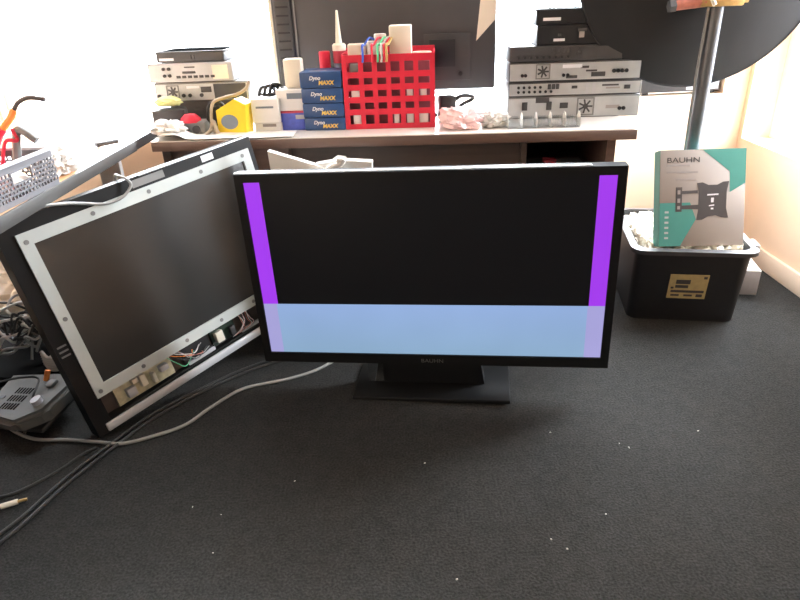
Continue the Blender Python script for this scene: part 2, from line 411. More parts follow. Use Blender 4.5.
sco = sc.build('screen', [M['px_black'], M['px_purple'], M['px_blue'], M['px_lav']], tv)
text('maker_logo', 'BAUHN', .018, M['gadget'], tv, front(-.028, -.0006, TB + .008), sx=1.15)
B(-.25, .25, -.045, .17, 0, .016, bev=.006).build('stand_base', M['satin'], tv)
sn = MB(); sn.prism([(-.19, .01), (.17, .01), (.14, .2), (-.15, .2)], .045, .09); sn.build('stand_neck', M['satin'], tv)
B(-.205, -.155, .0285, .03, .03, .112).build('clear_tag', M['clear'], tv)

# ---------------------------------------------------------------- the opened television leaning on the left
LM = Matrix(((.6296, -.7541, -.187), (.7707, .6366, .0274), (.0984, -.1614, .982)))
lt = thing('dismantled_television', 'dismantled television with pale metal frame and dark blank panel, leaning under the desk', 'television', (-.9043, 1.4855, .0125))
lt.rotation_mode = 'XYZ'; lt.rotation_euler = LM.to_euler('XYZ')
LW, LH = .8437, .662
MB().frame(0, LW, 0, LH, .05, LW - .03, .031, LH - .04, -.004, .05).build('outer_frame', M['satin'], lt)
B(.5 * LW, LW, -.006, .006, LH - .003, LH + .001, bev=.0008).build('top_trim', M['alu'], lt)
bz = MB().frame(.042, .822, .113, .625, .076, .79, .148, .59, -.010, .0)
fr = bz.build('panel_frame', M['bezel'], lt)
scr = MB()
for (a, b) in ((.06, .6), (.06, .37), (.058, .13), (.25, .608), (.43, .609), (.62, .608), (.79, .608), (.2, .13), (.36, .13), (.5, .13), (.64, .13), (.805, .4)):
    s_ = MB().cyl((a, -.0115, b), (a, -.010, b), .0065, k=12); s_.build('screw', M['grey'], fr)
B(.07, .796, -.003, .02, .142, .596).build('panel', M['lcd'], lt)
B(.39, .50, -.0055, -.0035, LH - .03, LH - .008).build('label_strip', M['grey'], lt)
B(.64, .685, -.0055, -.0035, LH - .03, LH - .01).build('label_strip', M['wprint'], lt)
for zz in (.27, .285, .30): B(.008, .034, -.0055, -.0035, zz, zz + .005).build('side_slot', M['grey'], lt)
B(.03, LW - .0, -.012, .02, .004, .03, bev=.003).build('bottom_rail', M['alu'], lt)
B(.05, LW - .03, .045, .055, .03, .14).build('inner_tray', M['tabledark'], lt)
pc = B(.10, .30, .03, .04, .036, .105).build('circuit_board', M['pcb'], lt)
for (a, b, w, h) in ((.13, .05, .03, .03), (.18, .06, .02, .04), (.22, .05, .012, .035), (.25, .07, .03, .02), (.155, .085, .02, .015)):
    B(a, a + w, .008, .03, b, b + h, bev=.003).build('component', M['cream'] if w < .025 else M['lgrey'], pc)
B(.34, .345 + .1, .02, .04, .04, .1).build('speaker_box', M['black'], lt)
pc2 = B(.46, .56, .03, .04, .04, .105).build('circuit_board', M['pcbg'], lt)
B(.47, .50, .01, .03, .05, .09, bev=.003).build('component', M['cream'], pc2)
B(.53, .55, .012, .03, .045, .08, bev=.003).build('component', M['dark'], pc2)
rw_ = random.Random(4)
for i in range(9):
    a = .30 + .012 * rw_.random() * i; z = .045 + .03 * rw_.random()
    MB().tube([(a - .02, .02, .112), (a + .01 * rw_.random(), .0, .07 + .03 * rw_.random()), (a + .03 + .03 * rw_.random(), .004, z), (a + .06 + .05 * rw_.random(), .015, z + .03 * rw_.random())], .0014, 6).build('wire', M[('green', 'cable', 'orange', 'gcable', 'cable', 'wcable', 'copper', 'cable', 'gcable')[i]], lt)
for i in range(8):
    a = .565 + .006 * i
    MB().tube([(a + .03 * rw_.random(), .02, .112), (a + .01, .0, .08), (a - .02 + .04 * rw_.random(), .004, .055), (a - .05 * rw_.random(), .018, .04)], .0014, 6).build('wire', M[('copper', 'wcable', 'pink', 'cable')[i % 4]], lt)
for a, b in ((.345, .455), (.57, .66)): B(a, b, .012, .02, .036, .05, bev=.003).build('bracket', M['lgrey'], lt)
MB().tube([(.10, -.001, .034), (.3, .0, .038), (.5, .002, .036), (.64, .0, .04)], .0025, 6).build('wire', M['cable'], lt)
bc = MB(); bc.box(.12, .74, .05, .085, .06, .45, bev=.02); bc.build('back_cover', M['black'], lt)
tag(MB().tube([(-.99, 1.56, .675), (-.936, 1.595, .688), (-.894, 1.642, .68), (-.86, 1.68, .667), (-.824, 1.717, .654), (-.790, 1.752, .66), (-.768, 1.778, .686), (-.775, 1.778, .706), (-.80, 1.785, .715), (-.83, 1.83, .705), (-.85, 1.86, .66)], .0042, 8).build('cable', M['gcable']),
    'thin grey cable looped over the top edge of the leaning television', 'cable')

# ---------------------------------------------------------------- set-top boxes and players, built one by one with their rear parts
def device(label, u0, u1, v, z0, z1, body, panel, group, depth=.26, yaw=0.0, fan=(), stickers=(), ports=(), slots=(), lip=0.0, cat='player'):
    w, h = u1 - u0, z1 - z0
    d = thing('disc_player', label, cat, on((u0 + u1) / 2, v, TOP + z0), (0, 0, TA + yaw), group)
    bd = MB(); bd.box(-w / 2, w / 2, .003, depth, 0.0, h - .0012, bev=.002)
    if lip: bd.box(-w / 2 - lip, w / 2 + lip, .0, depth, h - .006, h - .0012, bev=.001)
    bd.build('case', body, d)
    B(-w / 2 + .003, w / 2 - .003, .0, .004, .003, h - .007).build('rear_panel', panel, d)
    for x, r in fan:
        g = MB().frame(x - r, x + r, h / 2 - r, h / 2 + r, x - r * .86, x + r * .86, h / 2 - r * .86, h / 2 + r * .86, -.003, .001)
        fo = g.build('fan_grille', M['grey'], d)
        fm = MB()
        fm.lathe([(r * .3, 0), (r * .3, .003), (0, .003)], 16, Matrix.Translation((x, .0015, h / 2)) @ FRONT)
        for k in range(7):
            fm.box(r * .25, r * .8, -.002, .0, -.003, .003, m=Matrix.Translation((x, .0, h / 2)) @ Matrix.Rotation(2 * math.pi * k / 7, 4, 'Y'))
        fm.build('fan', M['dark'], fo)
    for x, z, sw, sh, mm in stickers: B(x, x + sw, -.0008, .0005, z, z + sh).build('sticker', M[mm], d)
    for x, z, r in ports:
        MB().cyl((x, .0, z), (x, -.006, z), r, k=10).build('socket', M['black'], d)
    for x, z, sw, sh in slots: B(x, x + sw, -.003, .001, z, z + sh, bev=.001).build('connector', M['dark'], d)
    return d

GR = 'stack of players at the right end of the table'
SV = .25
device('bottom silver player of the right stack, round fan right of centre', 0.419, 0.903, SV, 0, 0.0792, M['grey'], M['silver'], GR, fan=((.045, .032),),
       stickers=((.12, .03, .05, .012, 'gprint'), (-.14, .056, .05, .02, 'dprint')), ports=[(.17, .03, .007), (.185, .03, .007)], slots=((-.19, .03, .02, .03), (-.1, .03, .02, .03), (-.05, .035, .03, .02)))
device('second silver player from the bottom of the right stack, row of dark sockets', 0.419, 0.901, SV, 0.0803, 0.1314, M['dark'], M['silver'], GR,
       ports=[(-.205 + .02 * k, .016, .005) for k in range(7)] + [(-.205 + .02 * k, .032, .005) for k in range(5)],
       slots=((-.098, .024, .012, .018), (-.083, .024, .012, .018), (-.068, .024, .012, .018), (-.01, .024, .02, .01), (.18, .018, .022, .014)),
       stickers=((.04, .005, .012, .038, 'lgrey'), (.065, .005, .012, .038, 'lgrey'), (.10, .03, .06, .006, 'dprint'), (.115, .02, .05, .006, 'gprint')))
device('third player up the right stack, silver with a square fan at its left', 0.419, 0.894, SV, 0.1325, 0.2007, M['dark'], M['silver'], GR, fan=((-.115, .026),),
       stickers=((-.045, .044, .07, .012, 'wprint'), (.04, .03, .04, .006, 'dprint'), (.02, .042, .03, .008, 'dprint')),
       ports=[(-.19, .022, .006), (-.178, .022, .006), (.14, .03, .007), (.155, .03, .007), (.17, .03, .007), (.185, .03, .007), (-.04, .02, .006), (-.025, .02, .006)],
       slots=((.06, .012, .05, .016), (-.03, .008, .04, .01)))
device('dark grey player third from the top of the right stack, row of oval vents', 0.419, 0.823, SV, 0.2017, 0.2549, M['dark'], M['dark'], GR,
       slots=tuple((-.05 + .018 * k, .028, .011, .018) for k in range(4)) + ((.04, .02, .014, .012), (.04, .036, .014, .01)), ports=[(-.17 + .022 * k, .014, .005) for k in range(9)])
device('thick black box second from the top of the right stack, low white sticker', 0.513, 0.802, SV + .005, 0.2559, 0.3232, M['black'], M['black'], GR,
       stickers=((-.085, .012, .04, .009, 'wprint'), (.005, .022, .018, .02, 'gprint'), (.062, .04, .012, .012, 'wprint')), slots=((-.07, .028, .012, .01), (.0, .042, .03, .01)), depth=.2)
device('topmost black box of the right stack, long white sticker at its left', 0.508, 0.791, SV + .004, 0.3242, 0.3754, M['black'], M['black'], GR,
       stickers=((-.118, .012, .062, .010, 'wprint'),), slots=((.03, .022, .01, .012), (.045, .022, .01, .012)), depth=.2, lip=.004)

GL = 'stack of players at the left end of the table'
LV = .25
device('topmost slim dark box of the left stack, white sticker at its left', -.895, -.637, LV, .2415, .28, M['dark'], M['dark'], GL,
       stickers=((-.118, .006, .055, .009, 'wprint'),), slots=((-.0, .01, .006, .014), (.012, .01, .006, .014)), depth=.2, lip=.012)
device('silver player second from the top of the left stack, pale block at right', -.935, -.61, LV - .005, .171, .240, M['lgrey'], M['silver'], GL,
       ports=[(-.10, .048, .006), (-.08, .048, .006), (-.10, .024, .006), (-.08, .024, .006)], slots=tuple((-.055 + .022 * k, .014, .015, .009) for k in range(7)) + ((-.03, .03, .05, .008),),
       stickers=((.085, .008, .06, .05, 'cream'), (-.02, .05, .04, .005, 'dprint')))
device('third box down the left stack, silver and dark with square fan', -.925, -.563, LV, .102, .170, M['grey'], M['silver'], GL, fan=((-.11, .024),),
       stickers=((-.055, .045, .05, .009, 'wprint'), (.05, .004, .125, .055, 'dark')), ports=[(-.165, .02, .007), (-.07, .02, .007), (-.045, .02, .007), (.0, .02, .007)], slots=((.0, .03, .04, .02),))
device('dark box at the foot of the left stack behind the clutter', -.89, -.60, LV + .03, 0, .101, M['dark'], M['dark'], GL, slots=((-.05, .05, .04, .02),))

# ---------------------------------------------------------------- clutter at the left end of the table
o = tag(MB().blob((0, 0, .02), (.05, .035, .02), .25, 2.5, 3, 3).build('foam_pad', M['lime']), 'yellow-green foam pad wedged below the left stack of players', 'foam pad', on(-.845, .17, TOP + .092))
o2 = MB(); o2.box(-.06, .06, -.04, .04, 0, .088, bev=.01)
tag(o2.build('speaker_pod', M['dark']), 'dark padded pod under the yellow-green foam, left table end', 'pod', on(-.845, .165, TOP + .001), (0, 0, R(10)))
tm = thing('tape_dispenser', 'round red-topped grey gadget in front of the left stack', 'gadget', on(-.748, .13), (0, 0, TA))
MB().box(-.055, .055, -.035, .035, 0, .05, bev=.012).build('housing', M['grey'], tm)
MB().lathe([(0, .022), (.02, .02), (.036, .01), (.04, 0)], 24, Matrix.Translation((-.005, -.01, .045)) @ Matrix.Diagonal((1, .8, 1.4, 1))).build('red_cover', M['red'], tm)
MB().cyl((.02, -.035, .022), (.02, -.042, .022), .014).build('dial', M['dark'], tm)
MB().cyl((-.02, -.035, .022), (-.02, -.042, .022), .014).build('dial', M['dark'], tm)
for i, (du, z, hh) in enumerate(((-.665, .02, .05), (-.66, .05, .07))):
    tag(MB().tube([on(du - .03, .16, TOP + .004), on(du - .035, .15, TOP + z), on(du - .02, .13, TOP + hh + .03), on(du + .01, .15, TOP + hh + .04), on(du + .02, .19, TOP + hh), on(du + .0, .2, TOP + .004)], .006).build('cable', M['cable']),
        'black cable curled beside the red-topped gadget', 'cable', group='black cables by the red-topped gadget')
yb = thing('yellow_carton', 'small yellow carton with a grey-blue round emblem, left of white boxes', 'carton', on(-.590, .125), (0, 0, TA + R(-6)))
MB().prism([(-.057, 0), (.05, 0), (.06, .105), (.02, .125), (-.055, .085)], -.03, .04).build('carton_body', M['yellow'], yb)
MB().lathe([(0, .0012), (.026, .0012), (.026, 0)], 24, Matrix.Translation((-.008, -.03, .045)) @ FRONT @ Matrix.Diagonal((1.25, 1, 1, 1))).build('round_emblem', M['slate'], yb)
tag(MB().tube([on(-.66, .09, TOP + .006), on(-.668, .10, TOP + .06), on(-.66, .12, TOP + .11), on(-.62, .14, TOP + .125), on(-.58, .16, TOP + .132), on(-.545, .16, TOP + .15), on(-.53, .17, TOP + .175)], .006).build('cable', M['tcable']),
    'tan cable arching over the yellow carton', 'cable')
tag(MB().tube([on(-.69, .075, TOP + .006), on(-.672, .085, TOP + .02), on(-.66, .09, TOP + .05), on(-.65, .083, TOP + .02), on(-.64, .075, TOP + .006)], .007).build('cable', M['tcable']),
    'short tan cable end standing left of the yellow carton', 'cable')
wb = thing('white_carton', 'flat white carton under a larger one, beside the yellow carton', 'carton', on(-.470, .13), (0, 0, TA))
B(-.05, .05, 0, .1, 0, .032, bev=.003).build('carton_body', M['white'], wb)
B(-.02, .03, -.001, .0, .018, .028).build('printed_patch', M['gprint'], wb)
wb = thing('white_carton', 'larger white carton with grey printed line, stacked on a flat one', 'carton', on(-.472, .125, TOP + .0325), (0, 0, TA))
B(-.052, .05, 0, .1, 0, .085, bev=.003).build('carton_body', M['white'], wb)
B(-.035, .03, -.001, .0, .052, .059).build('printed_line', M['slate'], wb)
for i in range(3):
    tag(MB().tube([on(-.50 + .02 * i, .16, TOP + .124), on(-.49 + .02 * i, .18, TOP + .15 + .005 * i), on(-.46 + .02 * i, .2, TOP + .15), on(-.44 + .01 * i, .17, TOP + .135), on(-.46, .16, TOP + .126), on(-.50 + .03 * i, .19, TOP + .126)], .006).build('cable', M['cable']),
        'black cable bunched on top of the larger white carton', 'cable', group='black cables on the white carton')
pb = thing('medicine_carton', 'white carton with a red stripe and blue lower half, beside navy boxes', 'carton', on(-.378, .145), (0, 0, TA))
B(-.055, .055, 0, .1, .07, .145, bev=.002).build('carton_top', M['white'], pb)
B(-.055, .055, 0, .1, 0, .062, bev=.002).build('blue_band', M['royal'], pb)
B(-.055, .055, -.0005, .1, .062, .07).build('red_stripe', M['redstripe'], pb)
B(-.015, .05, -.001, 0, .112, .132).build('printed_patch', M['slate'], pb)
B(.01, .045, -.001, 0, .04, .055).build('printed_patch', M['lgrey'], pb)
ck = tag(B(-.035, .03, -.02, .03, 0, .10, bev=.006).build('cream_block', M['cream']), 'cream block standing on the carton behind the navy boxes', 'block', on(-.365, .19, TOP + .146), (0, 0, TA))

# four navy boxes
zb = 0.0
for i, (u0, u1, h, lab) in enumerate(((-.333, -.183, .046, 'bottom one of the four stacked navy boxes'), (-.334, -.184, .051, 'second navy box from the bottom of its stack'),
                                 (-.335, -.185, .052, 'second navy box from the top of its stack'), (-.336, -.186, .056, 'topmost navy box, with bottles standing behind it'))):
    w = u1 - u0
    b = thing('navy_carton', lab, 'carton', on((u0 + u1) / 2, .125, TOP + zb), (0, 0, TA + R((-1, .6, -.5, .3)[i])), 'navy cartons beside the red organiser')
    B(-w / 2, w / 2, 0, .13, 0, h - .0008, bev=.005).build('carton_body', M['blue'], b)
    text('white_lettering', 'Dyno', .018, M['wprint'], b, front(-.041, -.0006, h * .5), shear=.25, sx=1.0, bold=.0006)
    text('yellow_lettering', 'MAXX', .019, M['yprint'], b, front(-.008, -.0006, h * .2), shear=.15, sx=1.0, bold=.0009)
    if i == 3: B(-.04, .02, .02, .04, h - .0008, h - .0003).build('pale_print', M['gprint'], b)
    zb += h
# bottles behind
bt = thing('glue_bottle', 'small bottle with a red screw cap behind the navy boxes', 'bottle', on(-.268, .30), (0, 0, TA))
MB().lathe([(0, 0), (.024, 0), (.025, .01), (.025, .16), (.018, .175), (.018, .182), (0, .182)], 24).build('bottle_body', M['blue'], bt)
MB().lathe([(.021, .183), (.021, .256), (.019, .259), (0, .259)], 24).build('screw_cap', M['red'], bt)
st = thing('sealant_tube', 'sealant cartridge with long pale nozzle behind the red organiser', 'tube', on(-.212, .31), (0, 0, TA))
MB().lathe([(0, 0), (.024, 0), (.024, .215), (0, .215)], 24).build('cartridge', M['slate'], st)
MB().lathe([(.0245, .216), (.0245, .258), (0, .258)], 24).build('red_band', M['redstripe'], st)
MB().lathe([(.0255, .259), (.0255, .278), (.02, .284), (0, .284)], 24).build('collar', M['cream'], st)
MB().lathe([(.013, .284), (.011, .30), (.004, .395), (0, .397)], 20).build('nozzle', M['cream'], st)

# red organiser: four pierced walls and a floor
def pierced(mb, w, h, nx, ny, bx, bz, t, m, margin=None):
    mg = margin or bx
    cw, ch = (w - 2 * mg) / nx, (h - 2 * mg) / ny
    mb.box(0, w, 0, t, 0, mg, m=m); mb.box(0, w, 0, t, h - mg, h, m=m); mb.box(0, mg, 0, t, mg, h - mg, m=m); mb.box(w - mg, w, 0, t, mg, h - mg, m=m)
    for i in range(1, nx): mb.box(mg + cw * i - bx / 2, mg + cw * i + bx / 2, 0, t, mg, h - mg, m=m)
    for j in range(1, ny): mb.box(mg, w - mg, .0004, t - .0004, mg + ch * j - bz / 2, mg + ch * j + bz / 2, m=m)
ro = thing('red_crate', 'red plastic crate of open square holes, filled with parts', 'crate', on(-.182, .13), (0, 0, TA))
RW, RH, RD = .328, .248, .16
f_ = MB(); pierced(f_, RW, RH, 6, 5, .017, .02, .004, Matrix.Identity(4), .018); f_.build('front_wall', M['red'], ro)
f_ = MB(); pierced(f_, RW, RH + .02, 6, 5, .012, .014, .004, Matrix.Translation((0, RD, 0)), .018); f_.build('back_wall', M['red'], ro)
for x in (0, RW - .004):
    f_ = MB(); pierced(f_, RD, RH + .01, 3, 5, .012, .014, .004, Matrix.Translation((x + .004, 0.002, 0)) @ Matrix.Rotation(R(90), 4, 'Z'), .016); f_.build('side_wall', M['red'], ro)
B(0, RW, 0, RD, 0, .003).build('crate_floor', M['red'], ro)
MB().frame(-.0008, RW + .0008, -.0008, RD + .0048, .006, RW - .006, .006, RD - .004, 0, .006).build('rim', M['red'], ro)
ch = [c for c in ro.children if c.name.startswith('rim')][0]; ch.rotation_euler = (R(-90), 0, 0); ch.location = (0, 0, RH + .006)
# contents of the crate
def incrate(x, y, z): return on(-.182 + x, .13 + y, TOP + z)
tag(B(-.15, .15, -.05, .06, 0, .10, bev=.004).build('tint_block', M['hole_tint']), 'dull rose tint block added low inside the red crate', 'case', incrate(.164, .085, .0035), (0, 0, TA))  # added blocks; their rose colour imitates the red tint showing through the holes
tag(B(-.14, .15, -.05, .06, 0, .12, bev=.004).build('tint_block', M['hole_tint']), 'dull rose tint block added on top of another inside the red crate', 'case', incrate(.16, .087, .105), (0, 0, TA))
for i, (x, z, w, h) in enumerate(((.044, .105, .034, .036), (.044, .0035, .03, .05), (.188, .0035, .02, .05), (.237, .0035, .024, .05), (.286, .0035, .034, .05), (.237, .108, .022, .03), (.286, .108, .024, .03), (.044, .195, .03, .03))):
    lab = ('white packet at the second hole from the left, mid height of red crate', 'white packet low at the left in the red crate', 'narrow white packet low in the red crate right of centre', 'small white packet low in the red crate between two others',
           'wide white packet in the bottom right hole of the red crate', 'narrow white packet at mid height in the red crate', 'small white packet at mid height right in the red crate', 'grey packet at the top left hole of the red crate')[i]
    tag(B(-w / 2, w / 2, 0, .02, 0, h, bev=.003).build('packet', M['white'] if i < 7 else M['grey']), lab, 'packet', incrate(x, .008, z if i not in (1, 2, 3, 4) else .0035), (0, 0, TA), 'packets inside the red crate')
tag(B(-.032, .032, -.03, .03, 0, .055, bev=.005).build('beige_case', M['cream']), 'low beige case at the left on top of the red crate', 'case', incrate(.048, .08, .2255 + .006), (0, 0, TA + R(4)))
tag(B(-.039, .039, -.03, .035, 0, .112, bev=.004).build('beige_case', M['cream']), 'tall beige case standing on the red crate', 'case', incrate(.208, .07, .2255 + .006), (0, 0, TA))
tag(MB().lathe([(.022, 0), (.034, 0), (.034, .022), (.022, .022), (.022, 0)], 28).build('tape_roll', M['cream']), 'roll of pale tape at the right end on the red crate', 'tape', incrate(.283, .07, .232), (0, 0, 0))
cn = thing('plug_connector', 'white plug connector on the red crate beside the wires', 'connector', incrate(.115, .075, .232), (0, R(0), TA + R(20)))
B(-.03, .03, -.02, .02, 0, .062, bev=.005).build('plug_body', M['white'], cn)
B(.0, .04, -.015, .015, .062, .085, bev=.004).build('plug_neck', M['white'], cn)
for i, (c, x) in enumerate((('bluew', .082), ('red', .115), ('green', .135), ('brass', .165), ('red', .158), ('wcable', .148))):
    tag(MB().tube([incrate(x + .03, .07, .30), incrate(x + .015, .045, .305), incrate(x, .025, .285), incrate(x - .006, .008, .283), incrate(x - .004, -.008, .245), incrate(x - .006, -.012, .23)], .004 if c != 'brass' else .005, 6).build('wire', M[c]),
        ('blue', 'red', 'green', 'brass-coloured', 'thin red', 'white')[i] + ' wire hanging over the red crate front' + ('', '', '', '', ' nearest the beige case', '')[i], 'wire')

# right of the crate
ad = thing('power_adapter', 'black power adapter with its cable right of the red crate', 'adapter', on(.19, .27), (0, 0, TA + R(15)))
B(-.03, .03, -.03, .03, 0, .09, bev=.008).build('adapter_body', M['black'], ad)
MB().tube([(.03, 0, .07), (.05, -.02, .088), (.09, -.02, .085), (.1, .0, .07), (.06, .01, .05), (.03, .02, .02)], .007).build('adapter_cable', M['cable'], ad)
tag(MB().blob((0, 0, 0), (.07, .05, .04), .5, 2.6, 4, 5).build('plastic_bag', M['pink']), 'crumpled pink-tinted plastic bag in front of the adapter', 'bag', on(.235, .10, TOP + .031), (0, R(8), R(-20)))
tag(MB().blob((0, 0, 0), (.05, .045, .03), .5, 3.2, 4, 11).build('plastic_bag', M['film']), 'crumpled white plastic bag right of the pink one', 'bag', on(.355, .12, TOP + .0235), (0, 0, R(25)))
tag(B(-.14, .12, -.12, .13, 0, .01).build('paper_stack', M['paper']), 'flat stack of white paper under the big television at the window', 'paper', on(.34, .48, TOP + .0005), (0, 0, R(2)))
tr = thing('compartment_tray', 'clear shallow compartment tray in front of the right stack of players', 'tray', on(.525, .085), (0, 0, TA))
B(-.125, .125, -.03, .03, 0, .003).build('tray_floor', M['clear'], tr)
for y in (-.03, .028): B(-.125, .125, y, y + .002, .003, .034).build('tray_wall', M['clear'], tr)
for i in range(6):
    x = -.125 + .0496 * i
    MB().prism([(-.03, .003), (.03, .003), (.03, .03), (.012, .05), (-.012, .05), (-.03, .03)], x, x + .002, m=Matrix.Rotation(R(90), 4, 'Z') @ Matrix.Diagonal((1, -1, 1, 1))).build('divider', M['film'], tr)

# big television seen from behind, on the table against the window
bt = thing('big_television', 'large dark television turned with its back to the room, on the table', 'television', on(-.045, .40), (0, 0, TA))
BW0, BW1, BZ0, BZ1 = -.43, .425, .095, .60
B(BW0, BW1, .0, .05, BZ0, BZ1, bev=.008).build('back_cover', M['tvback'], bt)
B(BW0 - .014, BW0 - .0005, .01, .05, BZ0, BZ1, bev=.003).build('side_trim', M['cream'], bt)
vs = B(BW0 + .012, BW0 + .075, -.012, .0, .13, BZ1 - .02, bev=.004).build('vent_strip', M['dark'], bt)
for k in range(12): B(BW0 + .02, BW0 + .068, -.014, -.0115, .2 + .03 * k, .206 + .03 * k).build('vent_slot', M['black'], vs)
B(BW0 + .085, BW0 + .09, -.006, .001, BZ0 + .01, BZ1 - .02).build('seam_rib', M['grey'], bt)
B(BW0 + .01, BW0 + .085, -.014, .0, BZ0 + .005, .128, bev=.004).build('corner_block', M['grey'], bt)
B(.15, .33, -.006, .001, .13, .30, bev=.003).build('socket_bay', M['dark'], bt)
bay = [c for c in bt.children if c.name.startswith('socket_bay')][0]
B(.17, .27, -.0085, -.006, .18, .28, bev=.002).build('bay_recess', M['black'], bay)
MB().cyl((.29, -.012, .155), (.29, -.006, .155), .009).build('socket', M['black'], bay)
MB().prism([(BW1 - .075, BZ0 + .175), (BW1 - .003, BZ0 + .25), (BW1 - .003, BZ1 - .01), (BW1 - .045, BZ1 - .01)], -.003, .0).build('reflection_patch', M['cream'], bt)  # bright reflection on the back cover, put in as a cream plate
B(-.12, .12, .0, .05, .012, .10).build('stand_neck', M['black'], bt)
B(-.2, .2, -.05, .12, 0, .014, bev=.005).build('stand_base', M['black'], bt)

# white sheet on the left front corner of the table
sh = MB(); n = 40; vs_ = []
for i in range(n + 1):
    row = []
    for j in range(9):
        u = -.855 + (.50) * i / n; t = j / 8
        v = .115 * t - .004 if t > .0 else -.004
        z = .0035 + .006 * (noise.noise(Vector((u * 14, t * 2, 3))) + .6) * (0.3 + t * (1 - t) * 4) * .8
        if u < -.74: z += .016 * (1 + noise.noise(Vector((u * 20, t * 4, 1)))) * (1 - ((u + .795) / .06) ** 2 if abs(u + .795) < .06 else 0)
        row.append(sh.bm.verts.new(on(u, v + .012 * noise.noise(Vector((u * 9, 0, 8))) * (1 - t) + .004, TOP + max(z, .001))))
    vs_.append(row)
for i in range(n):
    for j in range(8): sh.bm.faces.new((vs_[i][j], vs_[i + 1][j], vs_[i + 1][j + 1], vs_[i][j + 1])).smooth = True
so = sh.build('plastic_sheet', M['film'], sharp=180)
md = so.modifiers.new('thickness', 'SOLIDIFY'); md.thickness = .0015; md.offset = 1
tag(so, 'white plastic sheet lying along the left front edge of the long table', 'sheet')
tag(MB().blob((0, 0, 0), (.055, .035, .028), .5, 2.8, 4, 21).build('plastic_bag', M['film']), 'bunched white plastic at the left corner of the long table', 'bag', on(-.815, .05, TOP + .036), (0, 0, R(10)))

# under the table
pbag = thing('bin_liner', 'full white plastic bag with tied knot standing under the long table', 'bag', (-.262, 2.06, 0), (0, 0, R(-4)))
bm_ = MB(); bm_.blob((.035, 0, .30), (.13, .085, .36), .16, 2.4, 4, 31, sq=.55)
bm_.build('bag_body', M['film'], pbag)
MB().prism([(-.14, .52), (.0, .52), (.03, .655), (-.06, .685), (-.150, .714)], -.03, .0).build('raised_corner', M['film'], pbag)
MB().prism([(-.02, .52), (.18, .5), (.19, .668), (.08, .676), (.0, .664)], -.02, .02).build('raised_corner', M['film'], pbag)
MB().tube([(.03, -.05, .64), (.06, -.055, .662), (.085, -.05, .67), (.10, -.05, .684), (.08, -.05, .686)], .01, 8).build('tie_knot', M['film'], pbag)
cu = thing('papers_pile', 'grey pile of papers in the dark open cubby of the long table', 'papers', on(.6, .14, .5455), (0, 0, TA))
B(-.1, .1, 0, .12, 0, .022, bev=.002).build('paper_bundle', M['gprint'], cu)
tag(B(-.025, .02, 0, .05, 0, .018, bev=.003).build('red_packet', M['redstripe']), 'small red packet on the papers in the table cubby', 'packet', on(.575, .145, .568), (0, 0, TA))

# ---------------------------------------------------------------- side desk: basket, tools, papers
bk = thing('basket', 'grey lattice plastic basket with handle slot on the side desk', 'basket', (-.93, 1.70, .7205), (0, 0, R(-94)))
# local x runs towards the camera along the desk edge, local y into the desk
def brick(mb, w, h, m, t=.003, slot=None):
    mb.box(0, w, 0, t, 0, .014, m=m); mb.box(0, w, 0, t, h - .02, h, m=m)
    rows = 6; rh = (h - .034) / rows
    for j in range(rows + 1):
        z = .014 + rh * j
        if j in (0, rows): continue
        if slot and slot[2] < z < slot[3]:
            mb.box(0, slot[0], 0, t, z - .002, z + .002, m=m); mb.box(slot[1], w, 0, t, z - .002, z + .002, m=m)
        else: mb.box(0, w, 0, t, z - .002, z + .002, m=m)
    cw = .014; nx = int(w / cw)
    for j in range(rows):
        for i in range(nx + 1):
            x = i * cw + (cw / 2 if j % 2 else 0)
            if x > w - .002: continue
            z0, z1 = .014 + rh * j, .014 + rh * (j + 1)
            if slot and slot[0] < x < slot[1] and slot[2] < (z0 + z1) / 2 < slot[3]: continue
            for sgn in (1,):
                mb.box(x - .0022, x + .0022, 0, t, z0, z1, m=m)
    if slot: mb.frame(slot[0] - .004, slot[1] + .004, slot[2] - .004, slot[3] + .004, slot[0], slot[1], slot[2], slot[3], -.001, t + .001) if m == Matrix.Identity(4) else None
BWX, BWY, BH = .36, .19, .098
g_ = MB(); brick(g_, BWX, BH, Matrix.Identity(4), slot=(.105, .185, .048, .075)); g_.build('long_side', M['basket'], bk)
g_ = MB(); brick(g_, BWX, BH, Matrix.Translation((0, -BWY, 0))); g_.build('long_side', M['basket'], bk)
for x in (0, BWX): 
    g_ = MB(); brick(g_, BWY, BH, Matrix.Translation((x, -BWY, 0)) @ Matrix.Rotation(R(90), 4, 'Z')); g_.build('short_side', M['basket'], bk)
B(0, BWX, -BWY, 0, 0, .003).build('basket_floor', M['basket'], bk)
rm = MB().frame(-.006, BWX + .006, -.008, BWY + .006, .002, BWX - .002, .0, BWY - .002, 0, .007).build('rim', M['lgrey'], bk)
rm.rotation_euler = (R(90), 0, 0); rm.location = (0, 0, BH - .003)
def bkl(x, y, z): return Vector((-.93, 1.70, .7205)) + Matrix.Rotation(R(-94), 3, 'Z') @ Vector((x, -y, z))
for i, (x, y, z, c, n_) in enumerate(((.1, .06, .0035, 'white', 'white packet'), (.22, .08, .0035, 'red', 'red packet'), (.28, .05, .0035, 'white', 'long white packet'), (.05, .13, .0035, 'grey', 'grey packet'))):
    tag(MB().blob((0, 0, .024), (.05, .035, .03), .35, 2.4, 3, 40 + i).build('packet', M[c]), n_ + ' lying inside the grey lattice basket', 'packet', bkl(x, y, z))
pl = thing('pliers', 'pliers with red and orange grips and curved dark jaws standing in the basket', 'pliers', (0, 0, 0))
MB().tube([(-1.075, 1.68, .80), (-1.055, 1.69, .85), (-1.035, 1.695, .875)], .012).build('red_grip', M['red'], pl)
MB().tube([(-1.035, 1.695, .875), (-1.01, 1.70, .90), (-.992, 1.70, .922)], .009).build('orange_grip', M['orange'], pl)
